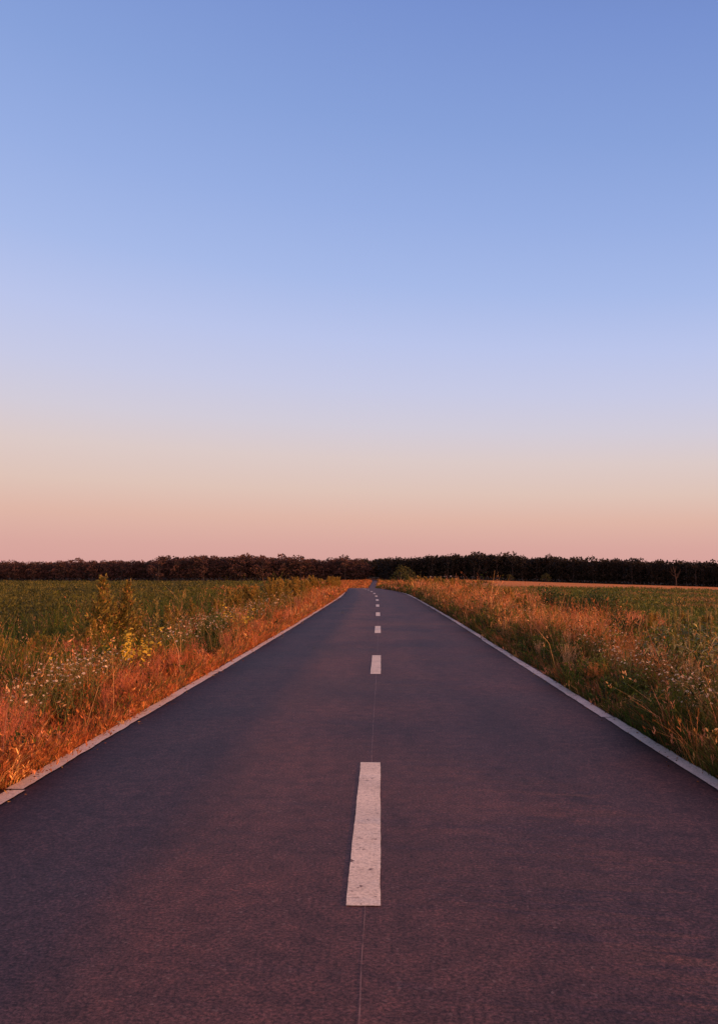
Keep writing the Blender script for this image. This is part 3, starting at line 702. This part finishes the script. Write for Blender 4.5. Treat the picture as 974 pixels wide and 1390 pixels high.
for px, d, s in [(690, 42, 1.3), (672, 48, 1.3), (650, 52, 1.4), (640, 58, 1.45), (628, 64, 1.5), (612, 70, 1.6), (600, 76, 1.6), (590, 84, 1.7), (580, 92, 1.7), (572, 104, 1.7), (565, 112, 1.8),
                 (705, 34, 1.1), (660, 62, 1.4), (618, 88, 1.6), (596, 100, 1.7), (558, 120, 1.8), (745, 27, .95), (870, 22, 1.0), (920, 23, 1.1), (950, 21, 1.15)]:
    (mugA, mugB, mugC)[rp.integers(3)].put(at(px, d), d, s, spin(), LB, 'weed', G)

# ------------------------------------------------------------------ woods
def tree_mesh(seed, quads, leaf, low=.06, wid=.30, tone=((.030, .030, .014), (.048, .040, .018), (.060, .042, .022))):
    """unit-height tree: returns (wood MB, crown MB)"""
    global rng
    keep, rng = rng, np.random.default_rng(seed)
    wd, cr = MB(), MB(); tone = np.array(tone)
    tube(wd, np.stack([np.linspace(0, .02*rng.normal(), 6), np.linspace(0, .02*rng.normal(), 6), np.linspace(0, .8, 6)], 1), np.linspace(.020, .006, 6), (.075, .055, .045), 6)
    nb = 15; per = quads // nb
    for b in range(nb):
        t = (b + .5) / nb; z = low + .10 + (.84 - low) * t
        prof = wid * (math.sin(math.pi * min(1, .22 + .74 * t)) ** .7)
        a = b * 2.4 + rng.normal()*.5; rr = prof * (.35 + .65*rng.random()) * (0 if b == nb-1 else 1)
        c = np.array([math.cos(a)*rr, math.sin(a)*rr, z]); br = .10 + .07*rng.random()
        tube(wd, np.stack([np.array([0, 0, max(.12, z-.16)]), (c + np.array([0, 0, z-.12]))/2, c]), np.array([.007, .005, .002]), (.075, .055, .045), 4)
        d = unit(rng.normal(size=(per, 3))); d[:, 2] = np.abs(d[:, 2])*1.0 - .25
        Q = c + d * (br * (.55 + .5*rng.random(per)))[:, None] * np.array([1.15, 1.15, .85])
        col = tone[rng.integers(len(tone))] * (1 + .3*rng.normal(size=(per, 1))).clip(.4, 1.8)
        leaves(cr, Q, d + rng.normal(size=(per, 3))*.9, leaf*(.6+.8*rng.random(per)), leaf*(.6+.5*rng.random(per)), col)
    rng = keep; return wd, cr
def tree_kind(name, seed, **k):
    root = empty(name); wd, cr = tree_mesh(seed, **k); wd.build('trunk', M_BARK, root); cr.build('crown', M_TREE, root); return Kind(root)

TL = ((.072, .039, .031), (.095, .045, .036), (.056, .037, .027), (.112, .056, .041))  # left wood: its sunlit reddish look is put into the leaf colours
TR = ((.022, .018, .012), (.030, .022, .014), (.018, .017, .011))  # right wood: the shade on its near side is put into the leaf colours
kl = [tree_kind('broadleaf_tree', 100 + i, quads=620, leaf=.050, tone=TL, wid=.30 + .04*(i % 3)) for i in range(6)]
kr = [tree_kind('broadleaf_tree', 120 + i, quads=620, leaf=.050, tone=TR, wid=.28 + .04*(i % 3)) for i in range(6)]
# wood edge seen in the photo: column, distance, base row, top row
left_edge = np.array([(-60, 960, 788.5, 764), (0, 955, 788.5, 763), (60, 950, 788.5, 762.5), (120, 945, 788.5, 761.5), (204, 940, 788, 761), (210, 905, 788, 756.5), (330, 900, 788, 755), (400, 900, 788, 758),
                      (440, 905, 788, 759.5), (470, 905, 788, 758.5), (484, 912, 787.5, 759), (495, 925, 787, 761.5), (501, 945, 787, 764), (507, 985, 786.5, 765.5)])
right_edge = np.array([(516, 960, 786.5, 763), (521, 910, 786.5, 759.5), (526, 890, 786.5, 758), (545, 880, 786, 757), (575, 875, 786, 756), (600, 870, 786, 755), (640, 862, 786, 753.5), (665, 858, 786.5, 752), (700, 850, 788, 754), (740, 842, 789.5, 757), (800, 820, 791.5, 759.5),
                       (860, 795, 793.5, 760.5), (910, 778, 795.3, 762), (974, 758, 797, 763.5), (1040, 742, 799, 765)])
rt = np.random.default_rng(8)
def edge(tab, px, jit=0):
    d = np.interp(px, tab[:, 0], tab[:, 1]); b = np.interp(px, tab[:, 0], tab[:, 2]); t = np.interp(px, tab[:, 0], tab[:, 3])
    x = at(px, d); return x, d, b, t
def front_row(tab, kinds, lab, group, step):
    px = tab[0, 0] - 20
    while px < tab[-1, 0] + (20 if tab is right_edge else -1):
        x, d, b, t = edge(tab, px); dd = d + rt.random() * 14
        zb = float(ground_z(x, dd)); ztop = EYE - (t - 780) * dd / F
        h = (ztop - zb) * (1.0 + .055 * rt.normal() - .04)
        kinds[rt.integers(len(kinds))].put(x, dd, h * (.95 + .25*rt.random()), rt.random()*6.28, lab, 'tree', group, sz=h, dz=-.1)
        px += step * (.6 + .8 * rt.random())
front_row(left_edge, kl, 'reddish brown leafy tree in the front row of the distant wood left of the road', 'front trees of the left wood', 6.2)
front_row(right_edge, kr, 'very dark leafy tree in the front row of the distant wood right of the road', 'front trees of the right wood', 6.2)

def wood_mass(tab, tones, name, label, rows, seed, closer=False):
    mb = MB(); protos = [tree_mesh(seed + i, 260, .075, tone=tones)[1] for i in range(5)]
    protos = [(np.concatenate(p.v), np.concatenate(p.f), np.concatenate(p.c)) for p in protos]
    def one(x, y, h, zb):
        v, f, c = protos[rt.integers(5)]; a = rt.random()*6.28; w = h * (1.0 + .3*rt.random())
        R2 = np.array([[math.cos(a), -math.sin(a)], [math.sin(a), math.cos(a)]])
        q = v.copy(); q[:, :2] = (v[:, :2] @ R2.T) * w; q[:, 2] = v[:, 2] * h
        mb.add(q + np.array([x, y, zb - .1]), f, c * (1 + .15*rt.normal()))
    for r in range(rows):
        lo, hi = tab[0, 0], tab[-1, 0]
        for px in np.arange(lo - 150 * (tab is left_edge), hi + 170 * (tab is right_edge), 6.5):
            q = px + rt.normal()*2; x, d, b, t = edge(tab, q); y = d + 14 + r * 13 + rt.random()*8
            if abs(x - float(road_x(y))) < 9: continue
            zb = float(ground_z(x, y)); h = (EYE - (t - 780) * y / F - zb) * (.92 + .08*rt.normal())
            one(x, y, h, zb)
    if closer:          # the wood closes the view where the road bends away inside it
        for k in range(46):
            y = 1180 + 90*rt.random(); x = at(480 + 56*rt.random(), y)
            if abs(x - float(road_x(y))) < 5 and y < 1230: continue
            zb = float(ground_z(x, y)); one(x, y, (EYE + 16.2*y/F - zb) * (.95 + .05*rt.normal()), zb)
        for s in (-1, 1):
            for y in np.arange(960, 1180, 7):
                x = float(road_x(y)) + s * (6.5 + 3*rt.random()); zb = float(ground_z(x, y)); one(x, y, 19.5 + 3*rt.random(), zb)
    # dense undergrowth at the foot of the trees
    n = 11000; px = tab[0, 0] - 60 + (tab[-1, 0] - tab[0, 0] + 120) * rt.random(n); x, d, b, t = edge(tab, px); y = d + 2 + 22*rt.random(n)
    ok = np.abs(x - road_x(y)) > 7; x, y = x[ok], y[ok]; z = ground_z(x, y) + 7.5 * rt.random(len(x))**1.4 * (.4 + 1.0*N2(x / 9, y / 9))
    col = np.array(tones)[rt.integers(len(tones), size=len(x))] * (1 + .3*rt.normal(size=(len(x), 1))).clip(.4, 1.8)
    leaves(mb, np.stack([x, y, z], 1), rt.normal(size=(len(x), 3)), 1.3 + .8*rt.random(len(x)), .8, col)
    o = mb.build(name, M_TREE); o['kind'] = 'stuff'; tag(o, label, 'wood')
wood_mass(left_edge, TL, 'distant_wood', 'reddish brown mass of distant woodland left of the road', 4, 200)
wood_mass(right_edge, TR, 'distant_wood', 'near-black mass of distant woodland right of and behind the road', 4, 220, True)

# single trees standing out from the woods
kt = tree_kind('roadside_tree', 301, quads=900, leaf=.060, low=.0, wid=.46, tone=((.055, .060, .018), (.075, .070, .020), (.045, .050, .016)))
kt.put(at(543, 520), 520, 13, 1, 'olive green rounded tree beside the road in front of the dark right wood', 'tree', sz=14.2)
kt.put(at(556, 560), 560, 10, 3, 'smaller olive tree just right of the rounded roadside tree', 'tree', sz=10.5)
kt.put(at(738, 800), 800, 9, 2, 'brownish bush-like tree at the foot of the right wood', 'tree', sz=7.5)
kt.put(at(690, 820), 820, 8, 4, 'low bushy tree at the foot of the right wood, nearest the stubble corner', 'tree', sz=6.0)

def dead_tree():
    r_ = np.random.default_rng(77); root = empty('dead_tree'); tr, br = MB(), MB(); c = (.060, .037, .031)
    trunk = np.array([(0, 0, 0), (.01, 0, .3), (-.02, 0, .5), (-.05, 0, .7), (-.09, .01, .88), (-.12, .01, 1)]); tube(tr, trunk, np.linspace(.028, .006, 6), c, 6)
    for z, dx, dz in [(.38, .22, .28), (.5, -.28, .18), (.55, .2, .22), (.66, -.16, .2), (.72, .12, .2), (.45, .15, .1), (.82, -.12, .1)]:
        p = np.array([np.interp(z, trunk[:, 2], trunk[:, 0]), 0, z]); dy = r_.normal()*.1
        q = p + np.array([dx, dy, dz]); m = p + np.array([dx*.65, dy*.6, dz*.35]); tube(br, np.stack([p, m, q]), np.array([.014, .010, .004]), c, 4)
        for k in range(3):
            w = q + np.array([dx*.3 + r_.normal()*.05, r_.normal()*.05, .08 + .05*r_.random()]); tube(br, np.stack([m + (q-m)*.4*k, (m+w)/2 + [0, 0, .02], w]), np.array([.006, .004, .002]), c, 3)
    tr.build('trunk', M_BARK, root); br.build('branch', M_BARK, root); return Kind(root)
dead_tree().put(at(911, 735), 735, 14, .2, 'bare dark brown dead tree standing in front of the dark right wood', 'tree', sz=15.5)

# ------------------------------------------------------------------ sky, sun, camera
GLOW = 1.5
SUN_EL, SUN_AZ = 8.2, 101.0      # azimuth clockwise from the road's direction: low, from the right and slightly behind
w = bpy.data.worlds.new('World'); scene.world = w; w.use_nodes = True
N, L = w.node_tree.nodes, w.node_tree.links; N.clear()
out = N.new('ShaderNodeOutputWorld')
sky = N.new('ShaderNodeTexSky'); sky.sky_type = 'NISHITA'; sky.sun_disc = False
sky.sun_elevation = R(SUN_EL); sky.sun_rotation = R(SUN_AZ); sky.dust_density = 2.0; sky.ozone_density = 2.0
b1 = N.new('ShaderNodeBackground'); b1.inputs[1].default_value = .006; L.new(sky.outputs[0], b1.inputs[0])
tc = N.new('ShaderNodeTexCoord'); sep = N.new('ShaderNodeSeparateXYZ'); L.new(tc.outputs['Generated'], sep.inputs[0])
def lin(r, g, b):
    f = lambda v: (v/255/12.92) if v/255 <= .04045 else ((v/255+.055)/1.055)**2.4
    return (f(r), f(g), f(b))
stops = [(0, (217, 162, 157)), (.03, (220, 169, 161)), (.06, (226, 183, 168)), (.09, (226, 197, 185)), (.125, (223, 204, 201)), (.16, (213, 206, 219)),
         (.20, (202, 204, 231)), (.25, (189, 199, 237)), (.31, (169, 188, 235)), (.38, (153, 176, 229)), (.46, (137, 163, 220)), (.56, (121, 147, 210)),
         (.75, (84, 108, 165)), (1, (62, 80, 128))]
# the warm band climbs a little higher towards the left
k1 = N.new('ShaderNodeMath'); k1.operation = 'MULTIPLY_ADD'; k1.inputs[1].default_value = .30; k1.inputs[2].default_value = 1; L.new(sep.outputs[0], k1.inputs[0])
k2 = N.new('ShaderNodeMath'); k2.operation = 'MULTIPLY'; L.new(k1.outputs[0], k2.inputs[0]); L.new(sep.outputs[2], k2.inputs[1])
g = ramp(N, L, k2.outputs[0], [(p, lin(*c)) for p, c in stops])
b2 = N.new('ShaderNodeBackground'); b2.inputs[1].default_value = .96; L.new(g, b2.inputs[0])
# the sunset glow low in the sky around the sun, behind and to the right of the camera
dt = N.new('ShaderNodeVectorMath'); dt.operation = 'DOT_PRODUCT'; L.new(tc.outputs['Generated'], dt.inputs[0])
dt.inputs[1].default_value = (math.sin(R(SUN_AZ + 22)), math.cos(R(SUN_AZ + 22)), .05)
mr = N.new('ShaderNodeMapRange'); mr.inputs[1].default_value = .05; mr.inputs[2].default_value = 1; mr.interpolation_type = 'SMOOTHSTEP'
L.new(dt.outputs['Value'], mr.inputs[0])
b3 = N.new('ShaderNodeBackground'); b3.inputs[0].default_value = (1, .42, .17, 1)
ms = N.new('ShaderNodeMath'); ms.operation = 'MULTIPLY'; ms.inputs[1].default_value = GLOW; L.new(mr.outputs[0], ms.inputs[0]); L.new(ms.outputs[0], b3.inputs[1])
a3 = N.new('ShaderNodeAddShader'); L.new(b2.outputs[0], a3.inputs[0]); L.new(b3.outputs[0], a3.inputs[1]); b2 = a3
ad = N.new('ShaderNodeAddShader'); L.new(b1.outputs[0], ad.inputs[0]); L.new(b2.outputs[0], ad.inputs[1]); L.new(ad.outputs[0], out.inputs[0])

sd = bpy.data.lights.new('sun', 'SUN'); sd.energy = 5.0; sd.angle = R(.6); sd.color = (1, .42, .15)
so = bpy.data.objects.new('sun', sd); COL.objects.link(so)
so.rotation_euler = (R(90 - SUN_EL), 0, R(180 - SUN_AZ)); so.location = (60, -12, 30)

cd = bpy.data.cameras.new('camera'); co = bpy.data.objects.new('camera', cd); COL.objects.link(co)
cd.sensor_fit = 'VERTICAL'; cd.sensor_height = 36; cd.lens = F * 36 / 1390
cd.shift_y = -45 / 1390; cd.clip_start = .05; cd.clip_end = 20000
co.location = (.086, 0, EYE)
co.rotation_euler = (R(90) + math.atan(130 / F), 0, math.atan(28 / F))
scene.camera = co
scene.view_settings.view_transform = 'Standard'; scene.view_settings.look = 'None'; scene.view_settings.exposure = 0
scene.cycles.max_bounces = 6; scene.cycles.diffuse_bounces = 3; scene.cycles.transmission_bounces = 3
